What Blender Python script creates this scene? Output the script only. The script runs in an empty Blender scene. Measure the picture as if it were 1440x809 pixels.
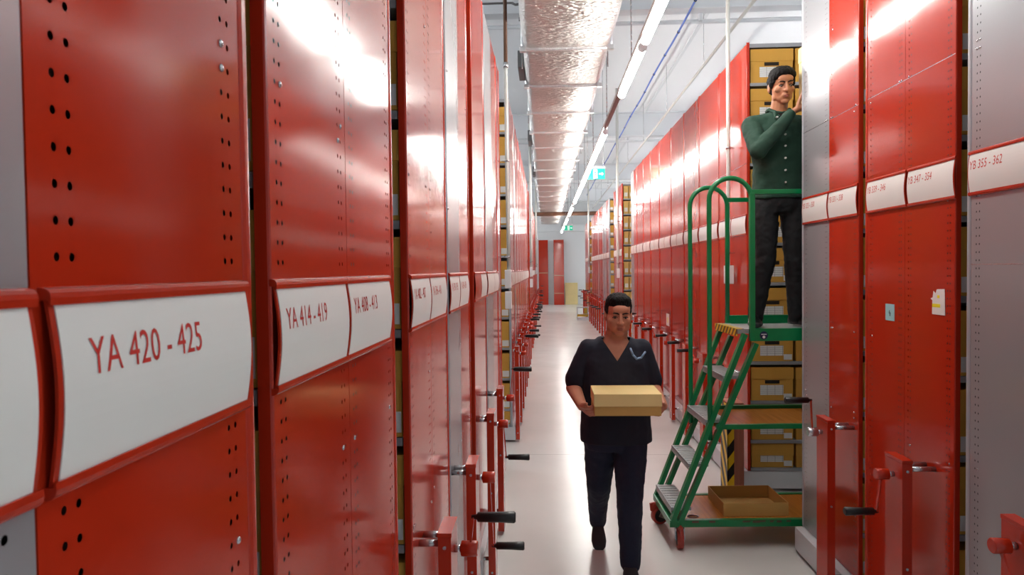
import bpy, bmesh, math, random
from mathutils import Vector, Matrix
random.seed(7)
PI = math.pi
SC = bpy.context.scene
COL = SC.collection

# ------------------------------------------------------------------ camera
F, VPX, VPY, ROLL, H = 960.0, 767.0, 379.0, 0.0105, 1.8
yv = Vector((VPX - 720, 404.5 - VPY, -F)).normalized()      # world +Y seen by the camera
zv = Vector((-ROLL, 1, 0)); zv = (zv - yv * zv.dot(yv)).normalized()
xv = yv.cross(zv)
cam_d = bpy.data.cameras.new('camera'); cam = bpy.data.objects.new('camera', cam_d); COL.objects.link(cam)
rot = Matrix((xv, yv, zv))                                   # camera -> world
cam.matrix_world = Matrix.Translation((0, 0, H)) @ rot.to_4x4()
cam_d.sensor_width = 36; cam_d.lens = 36 * F / 1440; cam_d.clip_start = .02; cam_d.clip_end = 200
cam_d.dof.use_dof = True; cam_d.dof.focus_distance = 3.6; cam_d.dof.aperture_fstop = 12.0
SC.camera = cam

# ------------------------------------------------------------------ world, exposure
SC.view_settings.view_transform = 'Standard'; SC.view_settings.look = 'None'
SC.view_settings.gamma = 1; SC.view_settings.use_curve_mapping = False
SC.view_settings.exposure = 0.08
LED_STRENGTH = 62.0
FILL_STRENGTH = 118.0
W = bpy.data.worlds.new('world'); SC.world = W; W.use_nodes = True
W.node_tree.nodes['Background'].inputs[0].default_value = (.86, .93, 1, 1)
W.node_tree.nodes['Background'].inputs[1].default_value = 0.35

# ------------------------------------------------------------------ materials
def lin(c):
    return tuple(((v / 255) / 12.92 if v / 255 <= .04045 else ((v / 255 + .055) / 1.055) ** 2.4) for v in c)
MATS = {}
def mat(name, rgb, rough=.5, metal=0., bump=0., bscale=40., var=0., vscale=6., stretch=None, coat=0., linear=False, emit=0., bdist=.01, spec=.5):
    m = bpy.data.materials.new(name); m.use_nodes = True; MATS[name] = m
    nt = m.node_tree; p = nt.nodes['Principled BSDF']
    c = rgb if linear else lin(rgb)
    p.inputs['Base Color'].default_value = (*c, 1); p.inputs['Roughness'].default_value = rough
    p.inputs['Metallic'].default_value = metal; p.inputs['Specular IOR Level'].default_value = spec
    if coat: p.inputs['Coat Weight'].default_value = coat; p.inputs['Coat Roughness'].default_value = .08
    if emit: p.inputs['Emission Color'].default_value = (*c, 1); p.inputs['Emission Strength'].default_value = emit
    tc = nt.nodes.new('ShaderNodeTexCoord'); src = tc.outputs['Object']
    if stretch:
        mp = nt.nodes.new('ShaderNodeMapping'); mp.inputs['Scale'].default_value = stretch
        nt.links.new(src, mp.inputs[0]); src = mp.outputs[0]
    if var:
        n = nt.nodes.new('ShaderNodeTexNoise'); n.inputs['Scale'].default_value = vscale; n.inputs['Detail'].default_value = 4
        r = nt.nodes.new('ShaderNodeMapRange'); r.inputs[1].default_value = .3; r.inputs[2].default_value = .7
        r.inputs[3].default_value = 1 - var; r.inputs[4].default_value = 1 + var
        mx = nt.nodes.new('ShaderNodeMix'); mx.data_type = 'RGBA'; mx.blend_type = 'MULTIPLY'; mx.inputs[0].default_value = 1
        mx.inputs[6].default_value = (*c, 1)
        nt.links.new(src, n.inputs[0]); nt.links.new(n.outputs[0], r.inputs[0]); nt.links.new(r.outputs[0], mx.inputs[7])
        nt.links.new(mx.outputs[2], p.inputs['Base Color'])
    if bump:
        n = nt.nodes.new('ShaderNodeTexNoise'); n.inputs['Scale'].default_value = bscale; n.inputs['Detail'].default_value = 2
        b = nt.nodes.new('ShaderNodeBump'); b.inputs['Strength'].default_value = bump; b.inputs['Distance'].default_value = bdist
        nt.links.new(src, n.inputs[0]); nt.links.new(n.outputs[0], b.inputs['Height']); nt.links.new(b.outputs[0], p.inputs['Normal'])
        if coat: nt.links.new(b.outputs[0], p.inputs['Coat Normal'])
    return m

def N(nt, t, **kw):
    n = nt.nodes.new(t)
    for k, v in kw.items(): setattr(n, k, v)
    return n
def mth(nt, op, a, b=None, c=None):
    n = N(nt, 'ShaderNodeMath', operation=op)
    for i, v in enumerate((a, b, c)):
        if v is None: continue
        if isinstance(v, (int, float)): n.inputs[i].default_value = v
        else: nt.links.new(v, n.inputs[i])
    return n.outputs[0]

def perforate(m, pitch=.03, r=.0034):
    """round slots punched through the sheet, in two columns along both upright edges"""
    nt = m.node_tree; out = nt.nodes['Material Output']; p = nt.nodes['Principled BSDF']
    tc = N(nt, 'ShaderNodeTexCoord'); sp = N(nt, 'ShaderNodeSeparateXYZ'); nt.links.new(tc.outputs['Object'], sp.inputs[0])
    at = N(nt, 'ShaderNodeAttribute', attribute_type='OBJECT', attribute_name='panel_width')
    y = sp.outputs[1]; z = sp.outputs[2]
    ye = mth(nt, 'MINIMUM', y, mth(nt, 'SUBTRACT', at.outputs['Fac'], y))
    d1 = mth(nt, 'ABSOLUTE', mth(nt, 'SUBTRACT', ye, .030)); d2 = mth(nt, 'ABSOLUTE', mth(nt, 'SUBTRACT', ye, .048))
    dy = mth(nt, 'MINIMUM', d1, d2)
    fz = mth(nt, 'SUBTRACT', mth(nt, 'MODULO', z, pitch), pitch / 2)
    rr = mth(nt, 'ADD', mth(nt, 'MULTIPLY', dy, dy), mth(nt, 'MULTIPLY', mth(nt, 'MULTIPLY', fz, fz), .75))
    mask = mth(nt, 'LESS_THAN', rr, r * r)
    tr = N(nt, 'ShaderNodeBsdfTransparent'); mx = N(nt, 'ShaderNodeMixShader')
    nt.links.new(mask, mx.inputs[0]); nt.links.new(p.outputs[0], mx.inputs[1]); nt.links.new(tr.outputs[0], mx.inputs[2])
    nt.links.new(mx.outputs[0], out.inputs['Surface'])

RED = (.42, .024, .007)
def panel_mats(suffix):
    a = mat('red_enamel_panel' + suffix, RED, .13, bump=.22, bscale=2.2, linear=True, bdist=.012, spec=.45)
    b = mat('grey_enamel_panel' + suffix, (.36, .37, .39), .24, bump=.15, bscale=2.0, linear=True, bdist=.012, metal=.35)
    return a, b
M_RED_P, M_GREY_P = panel_mats('_perforated'); perforate(M_RED_P); perforate(M_GREY_P)
M_RED_S, M_GREY_S = panel_mats('')
M_RED = mat('red_paint', RED, .22, linear=True)
M_GREY = mat('grey_paint', (.33, .35, .38), .3, linear=True)
M_SHELF = mat('shelf_steel', (150, 152, 156), .35, metal=.3)
M_SHADE = mat('interior_shade_dark', (22, 22, 24), .7)
M_BASE = mat('pale_grey_base', (205, 208, 212), .35)
M_CARD = mat('white_sign_card', (226, 228, 224), .32)
M_INK = mat('red_ink', (190, 40, 30), .5)
M_CHROME = mat('zinc_steel', (190, 192, 195), .25, metal=.9)
M_BLACK = mat('black_plastic', (14, 14, 15), .4)
M_BOX = mat('ochre_cardboard', (190, 142, 54), .7, var=.06, vscale=5, bump=.08, bscale=220, stretch=(1, 1, .1))
M_BOX2 = mat('kraft_cardboard', (188, 150, 82), .7, var=.06, vscale=5)
M_BOX3 = mat('pale_card_box', (226, 204, 140), .65, var=.04)
M_HOLE = mat('hand_hole_shade', (28, 20, 12), .9)
M_PAPER = mat('label_paper', (205, 207, 205), .6)
M_GREEN = mat('green_paint', (0, 118, 66), .3, var=.12, vscale=9)
M_CHIP = mat('rusty_chipped_paint', (96, 70, 58), .7)
M_PLY = mat('varnished_plywood', (178, 112, 44), .22, var=.16, vscale=5, stretch=(14, .6, 1))
M_STEP = mat('galvanised_tread', (165, 168, 170), .42, metal=.6, bump=.6, bscale=90)
M_RUBBER = mat('dark_rubber', (30, 28, 28), .6)
M_WHEEL = mat('red_polyurethane', (160, 52, 40), .4)
M_FLOOR = None
M_WHITE = mat('white_paint', (225, 227, 228), .6)
M_CEIL = mat('ceiling_white', (232, 234, 236), .7)
M_BEAM = mat('white_steel_beam', (214, 217, 220), .5)
M_FOIL = mat('foil_insulation', (214, 212, 208), .30, metal=.92, bump=1.0, bscale=13, stretch=(1.0, 4.2, 3), bdist=.06)
M_TAPE = mat('foil_tape', (225, 225, 226), .28, metal=.85, bump=.5, bscale=30, bdist=.01)
M_LED = mat('led_diffuser', (255, 252, 246), .5, emit=LED_STRENGTH)
M_LED_FILL = mat('led_diffuser_fill', (250, 252, 255), .5, emit=FILL_STRENGTH)
M_TRUNK = mat('lighting_rail', (150, 140, 134), .45)
M_CONDUIT = mat('pvc_conduit', (206, 206, 200), .45)
M_BROWN = mat('brown_pipe', (92, 62, 44), .6, var=.25, vscale=4)
M_BLUE = mat('blue_cable', (58, 100, 190), .45)
M_SKIN = mat('skin_tan', (176, 120, 88), .5, var=.05, vscale=20)
M_SKIN2 = mat('skin_warm', (186, 126, 98), .5, var=.05, vscale=20)
M_HAIR = mat('black_hair', (13, 12, 13), .75, spec=.25, bump=.8, bscale=120, stretch=(1, 1, .35))
M_LIP = mat('lip', (150, 84, 72), .45)
M_EYE = mat('eye_white', (176, 166, 158), .4)
M_IRIS = mat('iris_dark', (25, 16, 12), .15)
M_SHIRT = mat('dark_green_cotton', (26, 60, 46), .85, bump=.55, bscale=9, bdist=.02, var=.12, vscale=4)
M_TEE = mat('navy_cotton', (16, 22, 38), .85, bump=.4, bscale=8, bdist=.02)
M_BTN = mat('pale_button', (220, 220, 214), .35)
M_TROUSER = mat('black_denim', (12, 14, 18), .8, bump=.5, bscale=14, bdist=.015)
M_JEAN = mat('navy_denim', (22, 30, 52), .85, bump=.4, bscale=12, bdist=.015)
M_SHOE = mat('black_leather', (12, 12, 13), .3)
M_SHOE2 = mat('grey_trainer', (44, 44, 48), .6)
M_LANYARD = mat('pale_blue_lanyard', (120, 150, 180), .6)
M_TIMBER = mat('pinkish_timber', (176, 110, 92), .6, var=.15, vscale=5, stretch=(8, 8, .7))
M_BOARD = mat('pale_plywood', (222, 200, 140), .6, var=.05, vscale=3)
M_EXIT = mat('exit_green', (20, 190, 150), .5, emit=.45)
M_EXITW = mat('exit_white', (240, 250, 246), .5, emit=.7)
M_ROPE = mat('pale_strap', (190, 160, 130), .8)
M_NOTE = mat('pale_blue_note', (150, 200, 205), .7)
M_YEL = mat('highlighter_yellow', (235, 225, 40), .6)
M_GREYMARK = mat('pencil_mark', (60, 70, 85), .8)
M_NAVYB = mat('navy_sticker', (22, 30, 70), .4)
M_WATER = mat('grey_bracket', (110, 110, 110), .5)

def hazard(name, scale, rot=.0, c2=(20, 20, 20)):
    m = mat(name, (228, 190, 24), .45); nt = m.node_tree; p = nt.nodes['Principled BSDF']
    tc = N(nt, 'ShaderNodeTexCoord'); sp = N(nt, 'ShaderNodeSeparateXYZ'); nt.links.new(tc.outputs['Object'], sp.inputs[0])
    s = mth(nt, 'ADD', mth(nt, 'ADD', sp.outputs[0], sp.outputs[1]), sp.outputs[2])
    if rot: s = mth(nt, 'ADD', sp.outputs[0], mth(nt, 'ADD', sp.outputs[1], mth(nt, 'MULTIPLY', sp.outputs[2], rot)))
    fr = mth(nt, 'FRACT', mth(nt, 'MULTIPLY', s, scale))
    st = mth(nt, 'GREATER_THAN', fr, .5)
    mx = N(nt, 'ShaderNodeMix', data_type='RGBA'); mx.inputs[6].default_value = (*lin((228, 190, 24)), 1); mx.inputs[7].default_value = (*lin(c2), 1)
    nt.links.new(st, mx.inputs[0]); nt.links.new(mx.outputs[2], p.inputs['Base Color'])
    return m
M_HAZ = hazard('hazard_tape', 7.5, rot=-.75)
M_HAZ2 = hazard('hazard_tape_worn', 16, c2=(90, 62, 40))

def floor_mat():
    m = mat('white_epoxy_floor', (214, 215, 212), .16, spec=.5); nt = m.node_tree; p = nt.nodes['Principled BSDF']
    tc = N(nt, 'ShaderNodeTexCoord'); sp = N(nt, 'ShaderNodeSeparateXYZ'); nt.links.new(tc.outputs['Object'], sp.inputs[0])
    fy = mth(nt, 'ABSOLUTE', mth(nt, 'SUBTRACT', mth(nt, 'MODULO', mth(nt, 'ADD', sp.outputs[1], 5.4), 8), 4))
    j = mth(nt, 'LESS_THAN', fy, .006)
    n1 = N(nt, 'ShaderNodeTexNoise'); n1.inputs['Scale'].default_value = 1.3; n1.inputs['Detail'].default_value = 6
    nt.links.new(tc.outputs['Object'], n1.inputs[0])
    cr = N(nt, 'ShaderNodeMapRange'); cr.inputs[1].default_value = .3; cr.inputs[2].default_value = .7; cr.inputs[3].default_value = .93; cr.inputs[4].default_value = 1.03
    nt.links.new(n1.outputs[0], cr.inputs[0])
    v = mth(nt, 'MULTIPLY', cr.outputs[0], mth(nt, 'SUBTRACT', 1, mth(nt, 'MULTIPLY', j, .35)))
    mx = N(nt, 'ShaderNodeMix', data_type='RGBA', blend_type='MULTIPLY'); mx.inputs[0].default_value = 1
    mx.inputs[6].default_value = (*lin((214, 215, 212)), 1); nt.links.new(v, mx.inputs[7]); nt.links.new(mx.outputs[2], p.inputs['Base Color'])
    n2 = N(nt, 'ShaderNodeTexNoise'); n2.inputs['Scale'].default_value = 4; n2.inputs['Detail'].default_value = 5
    nt.links.new(tc.outputs['Object'], n2.inputs[0])
    rr = N(nt, 'ShaderNodeMapRange'); rr.inputs[3].default_value = .20; rr.inputs[4].default_value = .27
    nt.links.new(n2.outputs[0], rr.inputs[0]); nt.links.new(rr.outputs[0], p.inputs['Roughness'])
    return m
M_FLOOR = floor_mat()

def form_mat():
    """printed archive form: ruled table lines on paper"""
    m = mat('printed_form', (206, 208, 206), .6); nt = m.node_tree; p = nt.nodes['Principled BSDF']
    tc = N(nt, 'ShaderNodeTexCoord'); sp = N(nt, 'ShaderNodeSeparateXYZ'); nt.links.new(tc.outputs['Generated'], sp.inputs[0])
    def lines(c, k, w):
        f = mth(nt, 'FRACT', mth(nt, 'ADD', mth(nt, 'MULTIPLY', c, k), .12)); return mth(nt, 'LESS_THAN', f, w)
    l = mth(nt, 'MAXIMUM', lines(sp.outputs[2], 5, .14), lines(sp.outputs[0], 3, .05))
    mx = N(nt, 'ShaderNodeMix', data_type='RGBA'); mx.inputs[6].default_value = (*lin((206, 208, 206)), 1); mx.inputs[7].default_value = (*lin((120, 124, 126)), 1)
    nt.links.new(l, mx.inputs[0]); nt.links.new(mx.outputs[2], p.inputs['Base Color'])
    return m
M_FORM = form_mat()

# ------------------------------------------------------------------ mesh helpers
class MB:
    def __init__(s): s.v = []; s.f = []; s.m = []; s.sm = []
    def add(s, vs, fs, mi=0, smooth=False):
        o = len(s.v); s.v += [tuple(v) for v in vs]
        for f in fs: s.f.append([i + o for i in f]); s.m.append(mi); s.sm.append(smooth)
        return s
    def box(s, x0, x1, y0, y1, z0, z1, mi=0, bev=0.):
        if x0 > x1: x0, x1 = x1, x0
        if y0 > y1: y0, y1 = y1, y0
        if z0 > z1: z0, z1 = z1, z0
        b = min(bev, (x1 - x0) * .45, (y1 - y0) * .45, (z1 - z0) * .45)
        if b <= 0:
            vs = [(x, y, z) for z in (z0, z1) for y in (y0, y1) for x in (x0, x1)]
            return s.add(vs, [(0, 2, 3, 1), (4, 5, 7, 6), (0, 1, 5, 4), (2, 6, 7, 3), (0, 4, 6, 2), (1, 3, 7, 5)], mi)
        bm = bmesh.new(); bmesh.ops.create_cube(bm, size=1)
        for v in bm.verts: v.co = ((x0 + x1) / 2 + v.co.x * (x1 - x0), (y0 + y1) / 2 + v.co.y * (y1 - y0), (z0 + z1) / 2 + v.co.z * (z1 - z0))
        bmesh.ops.bevel(bm, geom=bm.edges[:], offset=b, segments=2, affect='EDGES', profile=.7)
        bm.verts.index_update(); s.add([v.co[:] for v in bm.verts], [[v.index for v in f.verts] for f in bm.faces], mi); bm.free(); return s
    def rings(s, rings, mi=0, cap=True, smooth=True, closed=False):
        n = len(rings[0]); vs = [p for r in rings for p in r]; fs = []
        k = len(rings)
        for i in range(k if closed else k - 1):
            j = (i + 1) % k
            for a in range(n):
                b = (a + 1) % n; fs.append((i * n + a, i * n + b, j * n + b, j * n + a))
        s.add(vs, fs, mi, smooth)
        if cap and not closed:
            s.add(rings[0], [list(range(n))[::-1]], mi); s.add(rings[-1], [list(range(n))], mi)
        return s
    def tube(s, pts, rad, mi=0, n=12, cap=True, smooth=True):
        pts = [Vector(p) for p in pts]
        if not hasattr(rad, '__len__'): rad = [rad] * len(pts)
        rs = []; up = None
        for i, p in enumerate(pts):
            t = (pts[min(i + 1, len(pts) - 1)] - pts[max(i - 1, 0)]).normalized()
            if up is None: up = Vector((0, 0, 1)) if abs(t.z) < .9 else Vector((0, 1, 0))
            a = t.cross(up).normalized(); b = a.cross(t).normalized(); up = b
            rs.append([p + (a * math.cos(2 * PI * k / n) + b * math.sin(2 * PI * k / n)) * rad[i] for k in range(n)])
        return s.rings(rs, mi, cap, smooth)
    def beam(s, p0, p1, w, h, up=(0, 0, 1), mi=0):
        p0, p1 = Vector(p0), Vector(p1); t = (p1 - p0).normalized(); u = Vector(up)
        a = t.cross(u).normalized(); b = a.cross(t).normalized()
        o = [a * w / 2 * i + b * h / 2 * j for i, j in ((-1, -1), (1, -1), (1, 1), (-1, 1))]
        return s.rings([[p0 + q for q in o], [p1 + q for q in o]], mi, True, False)
    def ell(s, c, r, mi=0, rotm=None, nu=20, nv=12):
        vs = []; fs = []
        for i in range(nv + 1):
            th = PI * i / nv
            for k in range(nu):
                ph = 2 * PI * k / nu
                p = Vector((r[0] * math.sin(th) * math.cos(ph), r[1] * math.sin(th) * math.sin(ph), r[2] * math.cos(th)))
                if rotm is not None: p = rotm @ p
                vs.append(Vector(c) + p)
        for i in range(nv):
            for k in range(nu):
                a, b = i * nu + k, i * nu + (k + 1) % nu; c2, d = a + nu, b + nu
                fs.append((a, c2, d, b))
        s.add(vs, fs, mi, True); return s
    def caps(s, pts, rad, mi=0, n=14):
        """capsule chain, for fused bodies"""
        if not hasattr(rad, '__len__'): rad = [rad] * len(pts)
        for i in range(len(pts) - 1): s.tube([pts[i], pts[i + 1]], [rad[i], rad[i + 1]], mi, n)
        for p, r in zip(pts, rad): s.ell(p, (r, r, r), mi, nu=n, nv=8)
        return s
    def mesh(s, name, mats):
        me = bpy.data.meshes.new(name); me.from_pydata(s.v, [], s.f)
        for m in mats: me.materials.append(m)
        me.polygons.foreach_set('material_index', s.m); me.polygons.foreach_set('use_smooth', s.sm)
        bm = bmesh.new(); bm.from_mesh(me); bmesh.ops.remove_doubles(bm, verts=bm.verts, dist=1e-6)
        bmesh.ops.recalc_face_normals(bm, faces=bm.faces); bm.to_mesh(me); bm.free(); me.update(); return me
    def build(s, name, mats, parent=None, loc=(0, 0, 0)):
        if not isinstance(mats, (list, tuple)): mats = [mats]
        o = bpy.data.objects.new(name, s.mesh(name, mats)); COL.objects.link(o); o.location = loc
        if parent: o.parent = parent
        return o
def tag(o, label, cat, group=None):
    o['label'] = label; o['category'] = cat
    if group: o['group'] = group
    return o
def thing(name, label, cat, loc=(0, 0, 0), rotz=0, group=None):
    o = bpy.data.objects.new(name, None); o.empty_display_size = .1; COL.objects.link(o)
    o.location = loc; o.rotation_euler = (0, 0, rotz); return tag(o, label, cat, group)
def struct(name, mb, m): o = mb.build(name, m); o['kind'] = 'structure'; return o
def dup(root, loc, label, rotz=None, group=None):
    r = root.copy(); COL.objects.link(r); r.location = loc; r['label'] = label
    if rotz is not None: r.rotation_euler = (0, 0, rotz)
    if group: r['group'] = group
    for ch in list(root.children):
        c = ch.copy(); COL.objects.link(c); c.parent = r
        for g in ch.children:
            d = g.copy(); COL.objects.link(d); d.parent = c
    return r
ORD = ['first', 'second', 'third', 'fourth', 'fifth', 'sixth', 'seventh', 'eighth', 'ninth', 'tenth', 'eleventh', 'twelfth']

# ------------------------------------------------------------------ the hall
CZ = 5.6; XL_W, XR_W, YF, YB = -7.5, 8.5, 35.0, -6.0
struct('floor', MB().box(XL_W, XR_W, YB, YF, -.1, 0), M_FLOOR)
struct('ceiling', MB().box(XL_W, XR_W, YB, YF, CZ, CZ + .1), M_CEIL)
struct('wall_far', MB().box(XL_W, XR_W, YF, YF + .15, 0, CZ), M_WHITE)
struct('wall_left', MB().box(XL_W - .15, XL_W, YB, YF, 0, CZ), M_WHITE)
struct('wall_right', MB().box(XR_W, XR_W + .15, YB, YF, 0, CZ), M_WHITE)
struct('trim_1', MB().box(XL_W, XR_W, YF - .16, YF, 3.72, 4.05, bev=.02), M_WHITE)
for i, y in enumerate((.6, 8.75, 16.9, 25.0, 32.6)):
    b = MB(); b.box(XL_W, XR_W, y - .1, y + .1, 5.02, 5.04).box(XL_W, XR_W, y - .012, y + .012, 5.04, 5.58).box(XL_W, XR_W, y - .1, y + .1, 5.58, CZ)
    struct('trim_%d' % (i + 2), b, M_BEAM)
    # a thin service pipe clipped under each beam
    pb = MB().tube([(XL_W, y + .16, 4.94), (XR_W, y + .16, 4.94)], .028, n=10)
    for x in (-4, -2, 0, 2, 4, 6): pb.box(x - .02, x + .02, y + .08, y + .19, 4.93, 5.03)
    struct('trim_%d' % (i + 8), pb, M_BEAM)
sj = MB()
for x in (-4.6, -2.2, 2.45, 4.9): sj.box(x - .03, x + .03, YB, YF, CZ - .018, CZ)
struct('trim_14', sj, M_BEAM)

# ------------------------------------------------------------------ mobile shelving racks
TOP = 3.555; DEPTH = 2.3
def sign_dx(t, base): return base + .003 + .008 * math.sin(PI * t)
def lettering(txt, parent, a, y0, z, size, base, zlo, zhi, w):
    cu = bpy.data.curves.new('lettering', 'FONT'); cu.body = txt; cu.size = size; cu.resolution_u = 3; cu.space_character = 1.02
    cu.offset = 0
    to = bpy.data.objects.new('tmp', cu); COL.objects.link(to)
    dg = bpy.context.evaluated_depsgraph_get(); me = bpy.data.meshes.new_from_object(to.evaluated_get(dg))
    bpy.data.objects.remove(to)
    for v in me.vertices:
        tx, tz = v.co.x * .74, v.co.y
        zz = z + tz; t = (zz - zlo) / (zhi - zlo)
        v.co = (a * (sign_dx(t, base) + .0018), (y0 + tx) if a > 0 else (y0 - tx), zz)
    me.materials.clear(); me.materials.append(M_INK)
    o = bpy.data.objects.new('sign_lettering', me); COL.objects.link(o); o.parent = parent; return o

def sign(root, a, ya, yb, zlo, zhi, txt=None, card=True, tsize=.046):
    n = 12; b = MB(); base = .003
    prof = [(sign_dx(k / n, base), zlo + (zhi - zlo) * k / n) for k in range(n + 1)]
    def sheet(mb, y0, y1, off, th, zc):
        fr = [[(a * (d + off), y, z) for d, z in prof if zc[0] <= z <= zc[1]] for y in (y0, y1)]
        bk = [[(a * (d + off - th), y, z) for d, z in prof if zc[0] <= z <= zc[1]] for y in (y0, y1)]
        r0 = fr[0] + bk[0][::-1]; r1 = fr[1] + bk[1][::-1]
        mb.rings([r0, r1], 0, True, False)
    sheet(b, ya, yb, 0, .003, (0, 9))
    for zc, t in ((zhi, 1), (zlo, 0)):                      # lips that clamp the card
        d = sign_dx(t, base); g = 1 if t else -1
        pr = [(0, -.003), (0, .007), (d * .5, .0075), (d + .002, .006), (d + .0048, .003), (d + .0055, -.001), (d + .005, -.007), (d + .0028, -.007), (d + .0028, -.003)]
        b.rings([[(a * x, y, zc + g * z) for x, z in pr] for y in (ya - .002, yb + .002)], 0, True, False)
    h = b.build('sign_holder', M_RED, root)
    if card:
        c = MB(); sheet(c, ya + .006, yb - .006, .0012, .001, (0, 9)); co = c.build('sign_card', M_CARD, h)
        if txt: lettering(txt, h, a, ya + (.038 if txt.endswith('425') else .026) if a > 0 else yb - .012, zhi - .068 if a > 0 else zhi - .064, tsize, base, zlo, zhi, yb - ya)
    return h

def rack(X, Y0, Y1, a, cols, label, group=None, texts=(None, None), cards=(1, 1), sy=(None, None), trim=None, perf=False, post=None, crank=(0, -.17), front=.104,
         pth=.04, seam=2.62, signz=(1.628, 1.783), shelves=None, base_out=.03, split=None, hubc='r', bolts=False, signs=True):
    """one rolling rack seen end-on: a = +1 opens to the aisle on its +X side, -1 on its -X side"""
    r = thing('mobile_shelving_rack', label, 'shelving rack', (X, Y0, 0), group=group)
    Wd = Y1 - Y0; mid = split if split else Wd / 2; e = .024; en = .006
    fr = MB()
    fr.box(-a * .021, -a * DEPTH, .004, Wd - .004, TOP - .03, TOP).box(-a * .021, -a * DEPTH, mid - .004, mid + .004, .17, TOP - .03)
    fr.box(-a * (DEPTH - .02), -a * DEPTH, .004, Wd - .004, .17, TOP - .03)
    for yy in (.002, Wd - .032):
        for dx in (1.13, 1.7): fr.box(-a * dx, -a * (dx + .03), yy, yy + .03, .17, TOP - .03)
    fr.build('shelving_frame', M_SHELF, r)
    MB().box(-a * .0165, -a * .0185, .006, Wd - .006, .17, TOP - .03).build('interior_shade_sheet', M_SHADE, r)  # added dark sheet standing in for the unlit rack interior behind the holes
    MB().box(a * base_out, -a * DEPTH, .01, Wd - .01, .025, .165, bev=.004).build('base_plinth', M_BASE, r)
    tm = {None: None, 'r': M_RED, 'g': M_GREY}
    nearc = tm[trim] or (M_RED if cols[0] == 'r' else M_GREY)
    farc = M_RED if cols[1] == 'r' else M_GREY
    # rounded upright edge profiles
    for yy, mm, ee in ((0, nearc, en), (Wd - e, farc, e)):
        pb = MB(); pr = []; q = min(.008, ee * .45)
        for z in (.17, TOP + .01):
            pr.append([(a * dx, yy + dy, z) for dx, dy in ((-.020, 0), (-.002, 0), (.001, q * .3), (.003, q), (.003, ee - q), (.002, ee - q * .3), (.0, ee), (-.020, ee))])
        pb.rings(pr, 0, True, False)
        pb.build('edge_post', mm, r)
    for k, (ya, yb) in enumerate(((en, mid - .0012), (mid + .0012, Wd - e))):
        pw = yb - ya; pb = MB(); sm = seam if seam else TOP
        parts = [(.17, sm - .001), (sm + .001, TOP)] if seam else [(.17, TOP)]
        for z0, z1 in parts: pb.box(-a * .0004, 0, 0, pw, z0, z1)
        if seam: pb.box(-a * .0004, a * .0006, 0, pw, sm - .0012, sm + .0012, 1)
        for yy in (0, pw - .0008): pb.box(-a * .016, -a * .0004, yy, yy + .0008, .17, TOP)
        mats = [(M_RED_P if cols[k] == 'r' else M_GREY_P) if perf else (M_RED_S if cols[k] == 'r' else M_GREY_S), M_CHROME]
        if bolts or perf:
            rnd = random.Random(int(Y0 * 100) + k)
            for z in [.5, .53, 1.0, 1.03, 1.45, 2.055, 2.085, 2.6, 2.63, 3.1]:
                for ye in (.030, .048, pw - .030, pw - .048):
                    if rnd.random() < .22: pb.ell((a * .0006, ye, z - (z % .03) + .015), (.003, .005, .005), 1, nu=8, nv=6)
        o = pb.build('end_panel', mats, r, (0, ya, 0)); o['panel_width'] = pw
        o['label'] = ('red' if cols[k] == 'r' else 'grey') + ' enamelled end panel'
        s0, s1 = (sy[k][0] - Y0, sy[k][1] - Y0) if sy[k] else (ya + .004, yb - .004)
        if signs: sign(r, a, s0, s1, signz[0], signz[1], texts[k], cards[k])
    if post is not None:
        d1 = front; d0 = front - pth; py0, py1 = post, post + .14
        c = MB()
        c.rings([[(a * d0, py0, .03), (a * d1, py0, .03), (a * d1, py1, .03), (a * d0, py1, .03)],
                 [(a * d0, py0, .985), (a * d1, py0, .985), (a * d1, py1, .985), (a * d0, py1, .985)],
                 [(a * (d0 - .002), py0 - .002, .988), (a * (d1 + .002), py0 - .002, .988), (a * (d1 + .002), py1 + .002, .988), (a * (d0 - .002), py1 + .002, .988)],
                 [(a * (d0 - .002), py0 - .002, 1.0), (a * (d1 + .002), py0 - .002, 1.0), (a * (d1 + .002), py1 + .002, 1.0), (a * (d0 - .002), py1 + .002, 1.0)]], 0, True, False)
        for z in (.1, .55, .955): c.tube([(a * (d0 + d1) / 2, py0, z), (a * (d0 + d1) / 2, py0 - .004, z)], .006, 1, 8)
        cc = c.build('crank_column', [M_RED, M_CHROME], r)
        for z, yy in ((.955, py0 + .035), (.955, py0 + .105), (.15, py0 + .07)):
            MB().tube([(0, yy, z), (a * d0, yy, z)], .011, 0, 10).build('standoff_rod', M_CHROME, cc)
        hy, hz = py0 + .07, .925
        hb = MB(); hb.tube([(a * d1, hy, hz), (a * (d1 + .025), hy, hz)], .012, 1, 12).tube([(a * (d1 + .022), hy, hz), (a * (d1 + .024), hy, hz), (a * (d1 + .072), hy, hz), (a * (d1 + .075), hy, hz)], [.020, .024, .024, .021], 0, 18)
        hb.build('crank_hub', [M_RED if hubc == 'r' else M_CHROME, M_CHROME], cc)
        ex, ey, ez = d1 + .062, hy + crank[0], hz + crank[1]
        MB().beam((a * (d1 + .05), hy, hz), (a * ex, ey, ez), .014, .006, up=(a, 0, 0)).build('crank_arm', M_RED, cc)
        g = MB().tube([(a * (ex - .006), ey, ez), (a * (ex + .010), ey, ez), (a * (ex + .014), ey, ez), (a * (ex + .085), ey, ez), (a * (ex + .128), ey, ez), (a * (ex + .133), ey, ez)], [.006, .008, .0155, .0165, .0185, .014], 0, 14)
        g.build('crank_grip', M_BLACK, cc)
    if shelves:
        zs_, sides = shelves
        for sd in sides:
            ya, yb = (.006, mid - .005) if sd == 'n' else (mid + .005, Wd - .006)
            for z in zs_: MB().box(-a * .024, -a * (DEPTH - .03), ya, yb, z - .025, z, bev=.003).build('shelf', M_SHELF, r)
    return r

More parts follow.
